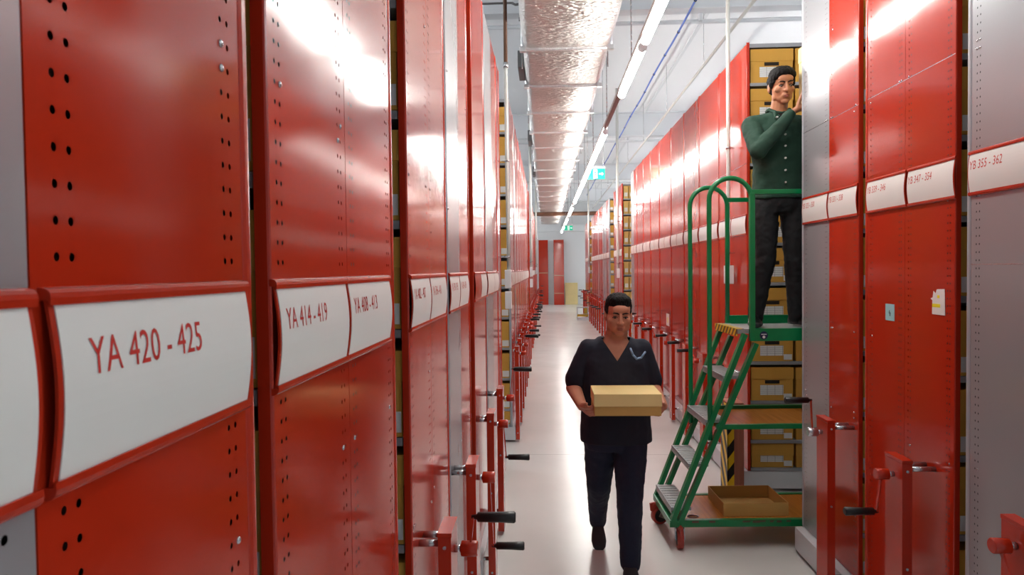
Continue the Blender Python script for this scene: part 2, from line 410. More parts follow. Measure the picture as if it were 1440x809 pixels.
# ------------------------------------------------------------------ archive boxes
def archive_box(name, label, loc, w=.335, d=.36, h=.268, lid=.095, a=1, facing='y', m=None, group=None, detail=True, small=False):
    """carton with lift-off lid; its labelled front faces -Y; loc = front-bottom corner with the lowest X"""
    m = m or M_BOX
    t = thing(name, label, 'box', loc, group=group)
    b = MB(); b.box(.004, w - .004, .004, d - .004, 0, h - .006, bev=.003)
    bo = b.build('carton_body', m, t)
    MB().box(0, w, 0, d, h - lid, h, bev=.003).build('lid', m, t)
    if detail:
        if not small:
            MB().box(w * .33, w * .67, .0028, .006, h - lid - .036, h - lid - .008, bev=.004).build('hand_hole', M_HOLE, t)  # dark slab painted as the shade inside the hand hole
        MB().box(w * .22 if not small else w * .2, w * .76 if not small else w * .8, .0022, .0045, .045, .125).build('printed_label', M_FORM, t)
        if not small:
            MB().box(w * .77, w * .96, .0022, .0045, .012, .055).build('code_label', M_PAPER, t)
    return t

def edge_box(name, label, X, a, Y, z, h=.255, d=.33, w=.30, lid=.09, m=None, group=None):
    """carton beside the end panel of a rack: label sits by the aisle corner"""
    m = m or M_BOX; x0 = X - a * .021
    t = thing(name, label, 'box', (x0, Y, z), group=group)
    MB().box(-a * .003, -a * (w - .003), .003, d - .003, 0, h - .005, bev=.003).build('carton_body', m, t)
    MB().box(0, -a * w, 0, d, h - lid, h, bev=.003).build('lid', m, t)
    MB().box(-a * .006, -a * .075, .0015, .0035, .014, .075).build('printed_label', M_PAPER, t)
    return t

ZL_SHELVES = [.192] + [.355 + .3185 * k for k in range(10)]
ZR_SHELVES = [.192] + [.415 + .315 * k for k in range(10)]
XL, XR = -.40, 1.60

def fill_edge(X, a, Y, zs, where, skip=(), d=.33):
    n = len(zs)
    for i, z in enumerate(zs):
        if i in skip: continue
        hh = min((zs[i + 1] if i + 1 < n else 3.525) - z - .032, .262 + .008 * math.sin(i * 2.3 + Y))
        k = n - 1 - i
        nm = 'top' if k == 0 else ('lowest' if i == 0 else ORD[k] + ' from the top')
        edge_box('archive_box', 'archive box, %s, in the gap %s' % (nm, where), X, a, Y, z + .0015, h=hh, d=d, group='archive boxes')

# --- left row, near bank
SL = ('n',); SZR = (2.062, 2.216)
rack(XL, .110, .908, 1, 'gr', 'nearest left rack, grey half and red half signed YA 420 - 425', texts=(None, 'YA 420 - 425'), perf=True, seam=None, split=.40, sy=((.12, .503), (.520, .878)), bolts=True)
rack(XL, .970, 1.780, 1, 'rr', 'red left rack signed YA 414 - 419 and YA 408 - 413', texts=('YA 414 - 419', 'YA 408 - 413'), perf=True, seam=None, split=.391, sy=((.972, 1.325), (1.332, 1.70)), post=.10, shelves=(ZL_SHELVES, SL), bolts=True)
rack(XL, 1.966, 2.745, 1, 'rr', 'red left rack signed YA 402 - 407 with the nearest raised crank', texts=('YA 402 - 407', 'YA 396 - 401'), perf=True, seam=None, split=.377, sy=((1.968, 2.289), (2.30, 2.66)), post=.08, crank=(0, .10), shelves=(ZL_SHELVES, SL), bolts=True)
rack(XL, 2.772, 3.563, 1, 'gr', 'grey and red left rack behind the one signed YA 402 - 407', texts=('YA 390 - 395', 'YA 384 - 389'), perf=True, seam=None, trim='g', split=.418, sy=((2.776, 3.075), (3.09, 3.44)), post=.01, crank=(.02, -.30), bolts=True)
rack(XL, 3.775, 4.538, 1, 'rr', 'red left rack with an empty sign holder beside a white card', cards=(0, 1), seam=None, post=.005, crank=(.0, -.19), shelves=(ZL_SHELVES, SL), split=.347)
rack(XL, 4.593, 5.686, 1, 'gr', 'left rack with grey half, just before the white junction boxes', seam=None, trim='g', post=-.03, crank=(.05, .19), split=.6)
rack(XL, 5.72, 6.10, 1, 'rr', 'narrow red left rack behind the conduit with white junction boxes', seam=None, signs=False)
fill_edge(XL, 1, .976, ZL_SHELVES, 'before sign YA 414')
fill_edge(XL, 1, 1.972, ZL_SHELVES, 'before sign YA 402')
fill_edge(XL, 1, 3.781, ZL_SHELVES, 'before the empty sign holder')

# --- left row, banks further down
XL2 = -.36
def bank(X, a, starts, end, colors, name, post_front, boxes=True, zs=None, perf=False, signz=None, shelves=None, crank_seed=1, group=None, seam=None, trims=None, base_out=.03, post_at=.01):
    rnd = random.Random(crank_seed)
    n = len(starts)
    for i, y in enumerate(starts):
        y1 = (starts[i + 1] if i + 1 < n else end) - .02
        cr = rnd.choice([(0, -.18), (0, .18), (.12, -.13), (-.14, .1), (.16, .08), (0, -.18)])
        c = colors[i % len(colors)]
        lab = ('%s rack, %s from the camera in the %s' % ({'rr': 'red', 'gr': 'grey and red', 'rg': 'red and grey', 'gg': 'grey'}[c], ORD[i] if i else 'nearest', name)).replace('nearest from the camera', 'nearest to the camera')
        rack(X, y, y1, a, c, lab, seam=seam, post=post_at, crank=cr, front=post_front, signz=signz, perf=perf, trim=(trims or {}).get(i),
             shelves=shelves if i == 0 else None, base_out=base_out, group=group)
SZL = (1.628, 1.783)
bank(XL2, 1, [7.05 + .8 * k for k in range(9)], 14.25, ['rr', 'gr', 'rr', 'rr', 'rr', 'rr', 'rr', 'gr', 'rr'], 'second left bank', .075, signz=SZL, shelves=(ZL_SHELVES, SL), crank_seed=3, trims={0: 'g', 1: 'g', 2: 'g'}, base_out=.03)
bank(XL2, 1, [15.35 + .82 * k for k in range(9)], 22.7, ['rr', 'rr', 'rr', 'gr', 'rr', 'rr', 'gr', 'rr', 'rr'], 'third left bank', .075, signz=SZL, shelves=(ZL_SHELVES, SL), crank_seed=5)
bank(XL2, 1, [23.7 + .82 * k for k in range(7)], 29.4, ['rr', 'rr', 'gr', 'rr'], 'last left bank', .075, signz=SZL, shelves=(ZL_SHELVES, SL), crank_seed=6)
fill_edge(XL2, 1, 7.056, ZL_SHELVES, 'beside the white junction boxes')
fill_edge(XL2, 1, 15.356, ZL_SHELVES, 'before the third left bank')
fill_edge(XL2, 1, 23.706, ZL_SHELVES, 'before the last left bank')

# --- right row, near bank
SR = dict(signz=SZR, front=.150, base_out=.05)
rack(XR, 3.571, 4.345, -1, 'rg', 'right rack of a red and a grey half, beside the man on the ladder', texts=('YB 331 - 338', 'YB 323 - 330'), perf=True, seam=2.62, post=.02, crank=(-.01, .17), shelves=(ZR_SHELVES, ('n', 'f')), hubc='c', bolts=True, split=.368, sy=((3.573, 3.926), (3.938, 4.312)), **SR)
rack(XR, 2.748, 3.501, -1, 'rr', 'red right rack with a blue note and torn paper on it', texts=('YB 347 - 354', 'YB 339 - 346'), perf=True, seam=2.62, post=.10, crank=(.015, -.165), shelves=(ZR_SHELVES, SL), bolts=True, split=.378, sy=((2.740, 3.088), (3.104, 3.468)), **SR)
rack(XR, 1.88, 2.676, -1, 'gg', 'grey right rack signed YB 355 - 362 at the picture edge', texts=(None, 'YB 355 - 362'), perf=True, seam=1.80, post=.22, crank=(-.10, -.13), bolts=True, trim='g', sy=(None, (2.28, 2.654)), **SR)
fill_edge(XR, -1, 2.754, ZR_SHELVES, 'beside the grey YB 355 rack')
fill_edge(XR, -1, 3.577, ZR_SHELVES, 'beside sign YB 331')

# --- right row, banks further down
R2 = [5.50, 6.39, 7.20, 7.97, 8.78, 9.67, 10.48, 11.24, 12.02]
bank(XR, -1, R2, 12.81, ['rr', 'rr', 'rr', 'rr', 'rr', 'rr', 'rr', 'rr', 'rg'], 'right bank behind the ladder', .150, signz=SZR, shelves=(ZR_SHELVES, SL), crank_seed=11, seam=2.62, base_out=.07, post_at=.003)
bank(XR, -1, [14.3, 15.15], 16.0, ['rr', 'rr'], 'short right bank with a conduit box', .150, signz=SZR, shelves=(ZR_SHELVES, SL), crank_seed=12)
bank(XR, -1, [17.1 + .83 * k for k in range(8)], 23.7, ['gr', 'gg', 'gr', 'rr', 'gr', 'rr', 'rr', 'rr'], 'fourth right bank', .150, signz=SZR, shelves=(ZR_SHELVES, SL), crank_seed=13)
bank(XR, -1, [24.9, 25.75, 26.6], 27.45, ['rr', 'rr', 'rr'], 'last right bank', .150, signz=SZR, shelves=(ZR_SHELVES, SL), crank_seed=14)
fill_edge(XR, -1, 6.396, ZR_SHELVES, 'behind the green ladder hoop rail')
fill_edge(XR, -1, 17.106, ZR_SHELVES, 'before the fourth right bank')
fill_edge(XR, -1, 24.906, ZR_SHELVES, 'before the last right bank')

# boxes on the shelf face behind the ladder, three columns
for c, nm in enumerate(('left', 'second', 'third')):
    for i, z in enumerate(ZR_SHELVES):
        k = len(ZR_SHELVES) - 1 - i
        pos = 'top shelf' if k == 0 else ('lowest shelf' if i == 0 else ORD[k] + ' shelf from the top')
        archive_box('archive_box', 'archive box on the %s, %s column behind the ladder' % (pos, nm), (1.63 + c * .352, 5.515, z + .0015), h=min((ZR_SHELVES + [3.555])[i + 1] - z - .032, .268 + .004 * math.sin(i * 1.7 + c)), group='archive boxes')
# narrow upright boxes on the face of the short right bank
for c in range(4):
    for i, z in enumerate(ZR_SHELVES):
        k = len(ZR_SHELVES) - 1 - i
        pos = 'top shelf' if k == 0 else ('lowest shelf' if i == 0 else ORD[k] + ' shelf from the top')
        archive_box('upright_archive_box', 'narrow archive box, %s column, %s, short right bank' % (ORD[c], pos), (1.632 + c * .112, 14.31, z + .0015), w=.106, d=.34, h=min((ZR_SHELVES + [3.555])[i + 1] - z - .032, .262), lid=.03, m=M_BOX2, group='upright archive boxes', small=True)

# ------------------------------------------------------------------ papers stuck on the red rack
n = thing('sticky_note', 'pale blue sticky note on the red right rack', 'note', (XR - .0025, 3.294, 1.543))
MB().box(0, .0012, -.082, 0, 0, .077).build('note_sheet', M_NOTE, n)
MB().tube([(-.0008, -.040, .048), (-.0008, -.034, .034), (-.0008, -.050, .034)], .0012, n=6).tube([(-.0008, -.045, .04), (-.0008, -.045, .022)], .0012, n=6).build('pencil_mark', M_GREYMARK, n)
n = thing('torn_notice', 'white torn paper with yellow marks on the red right rack', 'paper', (XR - .0025, 2.918, 1.596))
pg = [(-.012, 0), (-.014, .058), (0, .064), (-.016, .07), (-.022, .096), (-.036, .086), (-.046, .104), (-.10, .106), (-.104, 0)]
vs = [(0, y - .0, z) for y, z in pg] + [(.0012, y, z) for y, z in pg]; k = len(pg)
MB().add(vs, [list(range(k))] + [list(range(k, 2 * k))[::-1]] + [(i, (i + 1) % k, (i + 1) % k + k, i + k) for i in range(k)]).build('paper_sheet', M_CARD, n)
MB().box(-.0006, .0002, -.070, -.014, .030, .044).box(-.0006, .0002, -.066, -.05, .068, .080).build('highlighted_line', M_YEL, n)
n = thing('notice_sheet', 'small white notice on a red rack beyond the walking person', 'paper', (XR - .0025, 9.15, 1.04))
MB().box(0, .0012, -.21, 0, 0, .16).build('paper_sheet', M_CARD, n)
MB().box(-.0006, .0002, -.125, -.085, .04, .11).build('printed_panel', M_YEL, n)

# ------------------------------------------------------------------ conduits and junction boxes
def conduit(x, y, zend, boxes, label, side, r=.017, brown=None):
    t = thing('electrical_conduit', label, 'conduit', (x, y, 0))
    if brown:
        MB().tube([(0, 0, CZ), (0, 0, brown)], r * 1.05, n=12).build('shaded_pipe_section', M_BROWN, t)  # brown colour stands in for shadow on the conduit's upper length
        MB().tube([(0, 0, brown + .04), (0, 0, brown - .01)], r * 1.35, n=12).build('pipe_collar', M_CHROME, t)
    MB().tube([(0, 0, brown or CZ), (0, 0, zend + .9), (.004 * side, 0, zend + .45), (.006 * side, 0, zend)], r, n=12).build('conduit_pipe', M_CONDUIT, t)
    for w, h, z in boxes:
        b = MB().box(-.03, .03, -w / 2, w / 2, z, z + h, bev=.008); b.build('junction_box', M_WHITE, t)
    for z in (zend + .12, zend + 1.0):
        MB().tube([(0, 0, z - .008), (0, 0, z + .008)], r * 1.35, n=12).tube([(0, 0, z), (-side * .05, 0, z)], .004, n=6).build('pipe_clip', M_CHROME, t)
    return t
conduit(XL + .056, 6.30, 1.80, [(.075, .17, 1.63), (.075, .16, 1.44)], 'conduit with two white junction boxes at the end of the near left bank', 1, brown=3.66)
conduit(XR - .056, 5.84, 1.80, [(.10, .155, 1.66)], 'tall conduit ending in a white box behind the green ladder', -1)
conduit(XR - .056, 14.6, 1.80, [(.12, .2, 1.60)], 'far conduit with a white box on the short right bank', -1, r=.03)
conduit(XL2 + .056, 14.6, 1.85, [(.12, .2, 1.65), (.1, .18, 1.42)], 'far conduit with white boxes between second and third left banks', 1, r=.028)
conduit(XL2 + .056, 23.2, 1.85, [(.14, .22, 1.65)], 'farthest conduit with a white box before the last left bank', 1, r=.03)
conduit(XR - .056, 24.3, 1.85, [(.14, .22, 1.65)], 'farthest conduit with a white box before the last right bank', -1, r=.03)

# ------------------------------------------------------------------ insulated duct
dt = thing('air_duct', 'silver foil insulated air duct running along the aisle ceiling', 'duct', (0, 0, 4.0))
DX0, DX1 = -.20, .665; seg = 1.385; y0 = -1.44
b = MB(); rings = []
def duct_ring(y, sag, grow=0.):
    out = []; w = (DX1 - DX0) / 2 + grow; cx = (DX0 + DX1) / 2; h = .5; rr = .07
    for cx_, cz_, a0 in ((cx + w - rr, rr, -90), (cx + w - rr, h - rr, 0), (cx - w + rr, h - rr, 90), (cx - w + rr, rr, 180)):
        for k in range(7):
            an = math.radians(a0 + 15 * k); px, pz = cx_ + rr * math.cos(an), cz_ + rr * math.sin(an)
            out.append((px, y, pz))
        if a0 == 180:
            for k in range(1, 12):
                tt = k / 12; x = (cx - w + rr) + (2 * w - 2 * rr) * tt; out.append((x, y, 0))
    res = []
    for x, yy, z in out:
        u = (x - cx) / w
        zz = z - grow if z < .25 else z + grow
        if z < .25: zz -= sag * (1 - u * u)
        res.append((x, yy, zz))
    return res
rn = random.Random(4)
yy = y0; ny = 0
while yy < 32.2:
    for k in range(10):
        t = k / 10; rings.append(duct_ring(yy + seg * t, .045 * math.sin(PI * t) + rn.uniform(-.004, .004), -.004 + .012 * math.sin(PI * t)))
    yy += seg
rings.append(duct_ring(yy, 0)); dend = yy
b.rings(rings); b.build('foil_duct_body', M_FOIL, dt)
yy = y0
while yy <= dend + .01:
    fb = MB(); fb.rings([duct_ring(yy - .018, 0, .004), duct_ring(yy - .016, 0, .022), duct_ring(yy + .016, 0, .022), duct_ring(yy + .018, 0, .004)])
    fb.box(DX0 - .035, DX0 + .03, yy - .03, yy + .03, -.03, .02, bev=.01).box(DX1 - .03, DX1 + .035, yy - .03, yy + .03, -.03, .02, bev=.01)
    fb.build('flange_band', M_TAPE, dt); yy += seg
yy = y0 + .6
while yy < dend - 1:
    hb = MB()
    for x in (DX0 - .03, DX1 + .03): hb.tube([(x, yy, -.02), (x, yy, CZ - 4.0)], .006, n=6)
    hb.box(DX0 - .06, DX1 + .06, yy - .02, yy + .02, .50, .53)
    hb.build('hanger_rod', M_CHROME, dt); yy += seg * 2
for yy in (7.65, 12.0, 16.2):
    MB().box(DX0 - .085, DX0 - .012, yy, yy + .55, .05, .24, bev=.01).build('damper_box', M_WATER, dt)

# ------------------------------------------------------------------ LED lighting
LX, LZ0 = .775, 3.53
rail = thing('lighting_rail', 'long suspended lighting rail carrying the tube lights', 'light rail', (LX, 0, LZ0))
MB().box(-.025, .025, -4.2, 33, .045, .085).build('rail_channel', M_TRUNK, rail)
for k in range(16):
    y = -3.5 + 2.4 * k
    cb = MB()
    z = .085
    while z < CZ - LZ0:
        cb.tube([(0, y, z), (0, y, min(z + .05, CZ - LZ0))], .006, n=6); z += .055
    cb.build('suspension_chain', M_CHROME, rail)
def led(x, y, z, label, m, group=None, ln=1.48, hang=False):
    t = thing('led_batten', label, 'light', (x, y, z), group=group)
    MB().box(-.014, .014, 0, ln, .030, .046, bev=.003).build('batten_housing', M_WHITE, t)
    MB().tube([(0, .02, -.004), (0, ln - .02, -.004)], .034, n=20).build('tube_diffuser', m, t)
    for yy in (0, ln - .02): MB().tube([(0, yy, -.004), (0, yy + .02, -.004)], .036, n=20, smooth=False).build('end_cap', M_WHITE, t)
    if hang:
        for yy in (.2, ln - .2): MB().tube([(0, yy, .046), (0, yy, CZ - z)], .004, n=6).build('hanger_cable', M_CHROME, t)
    return t
ys = [2.24, 3.80, 5.42, 8.72, 10.25, 11.78, 13.31, 14.84, 16.37, 19.0, 20.53, 23.2, 24.73, 27.6, 30.6]
vis = [y for y in ys if y > 2.5]
for y in ys:
    if y > 2.5:
        i = vis.index(y); lab = 'glowing tube light on the aisle rail, %s from the camera' % (ORD[i] if i < 12 else ('thirteenth'))
        if i == len(vis) - 1: lab = 'farthest glowing tube light on the aisle rail'
    else: lab = 'tube light on the aisle rail above the camera, out of the picture'
    led(LX, y, LZ0, lab, M_LED, group='aisle tube lights')
for x in (-4.0, 5.2):  # unseen tube lights added on both sides to brighten the ceiling
    for k in range(9):
        led(x, -2 + 4.0 * k, 4.3, 'added fill tube light on the %s, out of the picture' % ('left' if x < 0 else 'right'), M_LED_FILL, group='added fill lights', hang=True)

# ------------------------------------------------------------------ ceiling services
cb = MB(); pts = [(1.75, y, 4.86 + .012 * math.sin(y * 1.9)) for y in [1 + .5 * k for k in range(56)]]
t = thing('blue_cable', 'blue cable strung with black ties below the ceiling', 'cable')
MB().tube(pts, .013, n=8).build('cable_run', M_BLUE, t)
tb = MB()
for p in pts[::2]: tb.tube([(p[0], p[1] - .012, p[2]), (p[0], p[1] + .012, p[2])], .019, n=8)
tb.build('cable_tie', M_BLACK, t)
tag(MB().tube([(-1.2, 26.6, 4.05), (-.75, 26.1, 3.96), (-.45, 25.6, 3.88), (-.25, 25.5, 3.86), (2.2, 25.5, 3.86), (3.4, 25.5, 3.86)], .075, n=14).build('brown_pipe', M_BROWN), 'rusty brown pipe crossing the aisle below the far duct', 'pipe')
t = thing('ceiling_conduit', 'pale conduit running along the ceiling right of the lights', 'conduit')
MB().tube([(2.3, 6, 4.7), (2.3, 33, 4.7)], .02, n=8).build('conduit_pipe', M_CONDUIT, t)
hb = MB()
for y in range(7, 33, 3): hb.tube([(2.3, y, 4.7), (2.3, y, CZ)], .005, n=6)
hb.build('hanger_rod', M_CHROME, t)
tag(MB().tube([(-.32, 7.1, 4.55), (-.28, 7.1, 4.53), (-.1, 7.1, 4.56)], .014, n=8).tube([(-3, 7.1, 4.55), (-.32, 7.1, 4.55)], .012, n=8).tube([(-1.2, 7.1, 4.55), (-1.2, 7.1, CZ)], .008, n=6).build('grey_cable', M_WATER), 'grey cable running to the duct at the upper left', 'cable')

def exit_sign(x, y, z, label):
    t = thing('exit_sign', label, 'sign', (x, y, z))
    MB().box(-.19, .19, 0, .04, 0, .045, bev=.006).box(-.015, .015, .01, .03, .04, .06).build('sign_housing', M_WHITE, t)
    MB().box(-.18, .18, .012, .028, -.2, .002, bev=.003).build('green_panel', M_EXIT, t)
    p = MB()
    p.box(-.045, .035, .009, .0125, -.185, -.015)
    d = p.build('white_doorway', M_EXITW, t)
    q = MB(); yv3 = .007
    q.tube([(-.012, yv3, -.04), (-.012, yv3 + .001, -.04)], .012, n=12)
    for s in ([(-.010, -.058), (-.004, -.105)], [(-.004, -.105), (-.03, -.135), (-.034, -.17)], [(-.004, -.105), (.018, -.13), (.012, -.17)], [(-.01, -.062), (-.034, -.085)], [(-.01, -.062), (.016, -.08), (.026, -.07)]):
        q.tube([(a, yv3 + .002, c) for a, c in s], .008, n=8)
    q.build('running_figure', M_EXIT, d)
    ar = MB(); zc = -.1
    ar.box(.07, .12, .009, .0125, zc - .012, zc + .012)
    ar.add([(.12, .009, zc - .035), (.12, .009, zc + .035), (.155, .009, zc), (.12, .0125, zc - .035), (.12, .0125, zc + .035), (.155, .0125, zc)], [(0, 2, 1), (3, 4, 5), (0, 1, 4, 3), (1, 2, 5, 4), (2, 0, 3, 5)])
    ar.build('arrow', M_EXITW, t)
    r = MB()
    for xx in (-.15, .15): r.tube([(xx, .02, .04), (xx, .02, CZ - z)], .004, n=6)
    r.build('hanger_rod', M_CHROME, t)
exit_sign(.98, 13.2, 3.72, 'nearer green exit sign hanging above the aisle')
exit_sign(1.03, 30.0, 3.70, 'farther green exit sign above the aisle end')

# ------------------------------------------------------------------ things against the far wall
def spare_panel(x, w, d, lean, label, strap):
    t = thing('spare_end_panel', label, 'panel', (x, YF - .05 - d - lean, 0)); t.rotation_euler = (-math.atan2(lean, 3.3), 0, 0)
    MB().box(0, w, 0, d, 0, 3.3, bev=.012).box(w * .02, w * .98, -.002, .002, 1.60, 1.615).build('panel_sheet', M_RED_S, t)
    s = MB()
    for z, tilt in strap: s.beam((-.006, -.006, z), (w + .006, -.006, z - tilt), .006, .03).box(-.008, -.001, -.008, d + .004, z - .015, z + .015)
    s.build('strap', M_ROPE, t); return t
spare_panel(-.34, .48, .06, .16, 'left spare red panel leaning on the white far wall', [(1.62, 0)])
spare_panel(.42, .52, .26, .2, 'right spare red panel leaning on the white far wall', [(1.50, .03), (.58, .0)])
o = tag(MB().box(0, .64, 0, .03, 0, 1.12, bev=.004).box(.40, .62, -.012, .0, .02, .98, bev=.004).build('plywood_board', M_BOARD, None, (.99, YF - .30, 0)), 'pale plywood board leaning on the far wall by red panels', 'board')
o.rotation_euler = (-.18, 0, 0)
t = thing('step_stool', 'small step stool with hazard stripes on the far aisle floor', 'step stool', (1.10, 24.0, 0))
for s in (0, .36):
    MB().rings([[(s, 0, .02), (s + .025, 0, .02), (s + .025, .5, .02), (s, .5, .02)], [(s, .16, .44), (s + .025, .16, .44), (s + .025, .42, .44), (s, .42, .44)]], 0, True, False).build('side_frame', M_GREY, t)
MB().box(0, .385, 0, .24, .18, .21, bev=.006).build('tread', M_STEP, t); MB().box(0, .385, .18, .42, .42, .45, bev=.006).build('tread', M_STEP, t)
MB().box(-.002, .387, -.008, .004, .13, .21).build('striped_nosing', M_HAZ2, t); MB().box(.0, .385, .0, .05, .0, .1, bev=.01).build('front_skirt', M_BASE, t)
MB().box(.25, .36, .15, .165, .22, .42).build('striped_panel', M_HAZ2, t)
o = t
# striped guard post by the right bank
t = thing('guard_post', 'short timber post with black and yellow hazard tape under the ladder', 'post', (1.352, 5.17, 0))
MB().box(.006, .125, .006, .2, 0, .78, bev=.004).build('timber_core', M_TIMBER, t)
MB().box(0, .05, 0, .006, .0, .765).box(0, .006, 0, .2, .0, .765).build('hazard_angle', M_HAZ, t)

# ------------------------------------------------------------------ green warehouse ladder
LT = math.radians(2.5)
lad = thing('platform_ladder', 'green wheeled platform ladder with hoop handrails', 'ladder', (.775, 4.352, 0), rotz=LT)
LW, LL = .53, 1.55          # depth across, length
BZ = .19
def L(mb, name, m, lab=None):
    o = mb.build(name, m, lad)
    if lab: o['label'] = lab
    return o
fb = MB()
fb.box(0, LL, 0, .035, BZ - .045, BZ, bev=.004).box(0, LL, LW - .035, LW, BZ - .045, BZ, bev=.004).box(0, .035, .03, LW - .03, BZ - .045, BZ, bev=.004).box(LL - .035, LL, .03, LW - .03, BZ - .045, BZ, bev=.004)
rn = random.Random(2)
for k in range(26):
    x = rn.uniform(.02, LL - .1); w = rn.uniform(.006, .05); fb.box(x, x + w, -.0006, .0, BZ - rn.uniform(.006, .02), BZ - .004, 1)
L(fb, 'base_frame', [M_GREEN, M_CHIP])
L(MB().box(.03, LL - .03, .03, LW - .03, BZ - .02, BZ - .006), 'base_deck', M_PLY, 'varnished plywood deck')
PX, PZ = .515, 1.405         # platform edge and height
sb0 = (.015, BZ); st = (.485, PZ - .03)
for y in (.016, LW - .016):
    L(MB().beam((sb0[0], y, sb0[1] - .02), (st[0], y, st[1]), .03, .042, up=(0, 1, 0)), 'stringer', M_GREEN)
    yy2 = y
    L(MB().beam((sb0[0] + .05, yy2, sb0[1] - .02), (st[0] + .07, yy2, st[1] - .06), .03, .042, up=(0, 1, 0)), 'brace', M_GREEN)
for k in range(4):
    z = .265 + .281 * k; x = sb0[0] + (z - sb0[1]) * (st[0] - sb0[0]) / (st[1] - sb0[1])
    tb = MB().box(x - .03, x + .10, .03, LW - .03, z - .022, z, bev=.003).box(x - .03, x - .026, .03, LW - .03, z - .04, z)
    for q in range(9): tb.box(x - .022, x + .092, .05 + q * .05, .062 + q * .05, z, z + .003)
    L(tb, 'tread', M_STEP, 'perforated galvanised tread')
L(MB().box(PX - .075, PX + .03, .03, LW - .03, PZ - .03, PZ, bev=.003), 'top_tread', M_STEP)
L(MB().box(PX - .078, PX - .072, .03, LW - .03, PZ - .045, PZ + .002).box(PX - .078, PX - .03, .03, LW - .03, PZ, PZ + .002), 'striped_nosing', M_HAZ2, 'yellow and black striped nosing')
pf = MB().box(PX, LL, 0, .03, PZ - .075, PZ + .004, bev=.004).box(PX, LL, LW - .03, LW, PZ - .02, PZ + .055, bev=.004).box(LL - .03, LL, .03, LW - .03, PZ - .07, PZ, bev=.004)
L(pf, 'platform_frame', M_GREEN)
L(MB().box(PX + .0, LL - .03, .03, LW - .03, PZ - .02, PZ - .004), 'platform_deck', M_STEP)
stk = MB().tube([(PX + .085, -.0012, PZ - .038), (PX + .085, .0, PZ - .038)], .026, n=24, smooth=False).tube([(PX + .085, -.002, PZ - .049), (PX + .085, -.0012, PZ - .049)], .009, 1, n=12, smooth=False).box(PX + .068, PX + .102, -.002, -.0012, PZ - .034, PZ - .029, 1)
L(stk, 'round_sticker', [M_NAVYB, M_CARD])
MZ = .80
mf = MB().box(.30, LL, 0, .028, MZ - .03, MZ, bev=.003).box(.30, LL, LW - .028, LW, MZ - .005, MZ + .02, bev=.003)
L(mf, 'shelf_rail', M_GREEN); L(MB().box(.29, LL - .03, .028, LW - .028, MZ - .016, MZ - .004), 'middle_shelf', M_PLY, 'varnished plywood middle shelf')
for y in (.016, LW - .016):
    L(MB().box(LL - .032, LL, y - .014, y + .014, BZ - .01, PZ + .9), 'corner_upright', M_GREEN)
def arch(x0, x1, y, zl, zr, ztop):
    r = (x1 - x0) / 2; c = (x0 + x1) / 2
    pts = [(x0, y, zl)] + [(x0, y, zl + (ztop - r - zl) * k / 6) for k in range(1, 6)] + [(c - r * math.cos(PI * k / 16), y, ztop - r + r * math.sin(PI * k / 16)) for k in range(17)] + [(x1, y, ztop - r - .25), (x1, y, zr)]
    return MB().tube(pts, .0155, n=12)
L(arch(.262, PX + .015, .016, .70, PZ - .07, 2.362), 'hoop_handrail', M_GREEN)
L(arch(.268, PX + .015, LW - .016, .70, PZ - .02, 2.362), 'hoop_handrail', M_GREEN)
L(MB().box(PX - .0, PX + .032, -.002, .03, PZ - .075, 2.266, bev=.004), 'rail_post', M_GREEN)
L(MB().box(PX + .01, LL, .002, .03, 2.258, 2.288, bev=.006), 'guard_rail', M_GREEN)
L(MB().box(PX + .01, LL, LW - .03, LW - .002, 2.258, 2.288, bev=.006), 'guard_rail', M_GREEN)
L(MB().box(LL - .03, LL, .03, LW - .03, 2.258, 2.288, bev=.006), 'end_guard_rail', M_GREEN)
def caster(x, y, yaw):
    c = MB().box(x - .05, x + .05, y - .04, y + .04, BZ - .052, BZ - .045).tube([(x, y, BZ - .052), (x, y, BZ - .068)], .03, n=16)
    t = Vector((math.cos(yaw), math.sin(yaw), 0)); s = Vector((-t.y, t.x, 0)); p = Vector((x, y, 0)); ax = p - t * .035
    for k in (-1, 1):
        q0 = p + s * (.028 * k) + Vector((0, 0, BZ - .068)); q1 = ax + s * (.028 * k) + Vector((0, 0, .05))
        c.beam(q0, q1, .05, .004, up=s)
    c.beam(p + Vector((0, 0, BZ - .07)) - s * .03, p + Vector((0, 0, BZ - .07)) + s * .03, .05, .006)
    o = L(c, 'caster_bracket', M_CHROME)
    w = MB(); cz = Vector((0, 0, .0625)); rr = []
    for d, r in ((-.02, .05), (-.02, .058), (-.015, .0625), (.015, .0625), (.02, .058), (.02, .05)):
        rr.append([ax + cz + s * d + t * (r * math.cos(2 * PI * k / 28)) + Vector((0, 0, r * math.sin(2 * PI * k / 28))) for k in range(28)])
    w.rings(rr); w.build('wheel_tyre', M_WHEEL, o)
    h = MB().tube([ax + cz - s * .021, ax + cz + s * .021], .046, n=24, smooth=False); h.tube([ax + cz - s * .03, ax + cz + s * .03], .012, 1, n=12); h.build('wheel_hub', [M_RUBBER, M_CHROME], o)
    b = MB().beam(ax - t * .045 + Vector((0, 0, .10)), ax - t * .052 + Vector((0, 0, .155)), .05, .012, up=s).beam(ax - t * .01 + Vector((0, 0, .145)), ax - t * .055 + Vector((0, 0, .14)), .03, .012)
    b.build('brake_pedal', M_WHEEL, o)
caster(.075, .065, .9 + PI * .0 + .55)
caster(.065, LW - .065, .25)
caster(LL - .07, .065, .4); caster(LL - .07, LW - .065, .4)

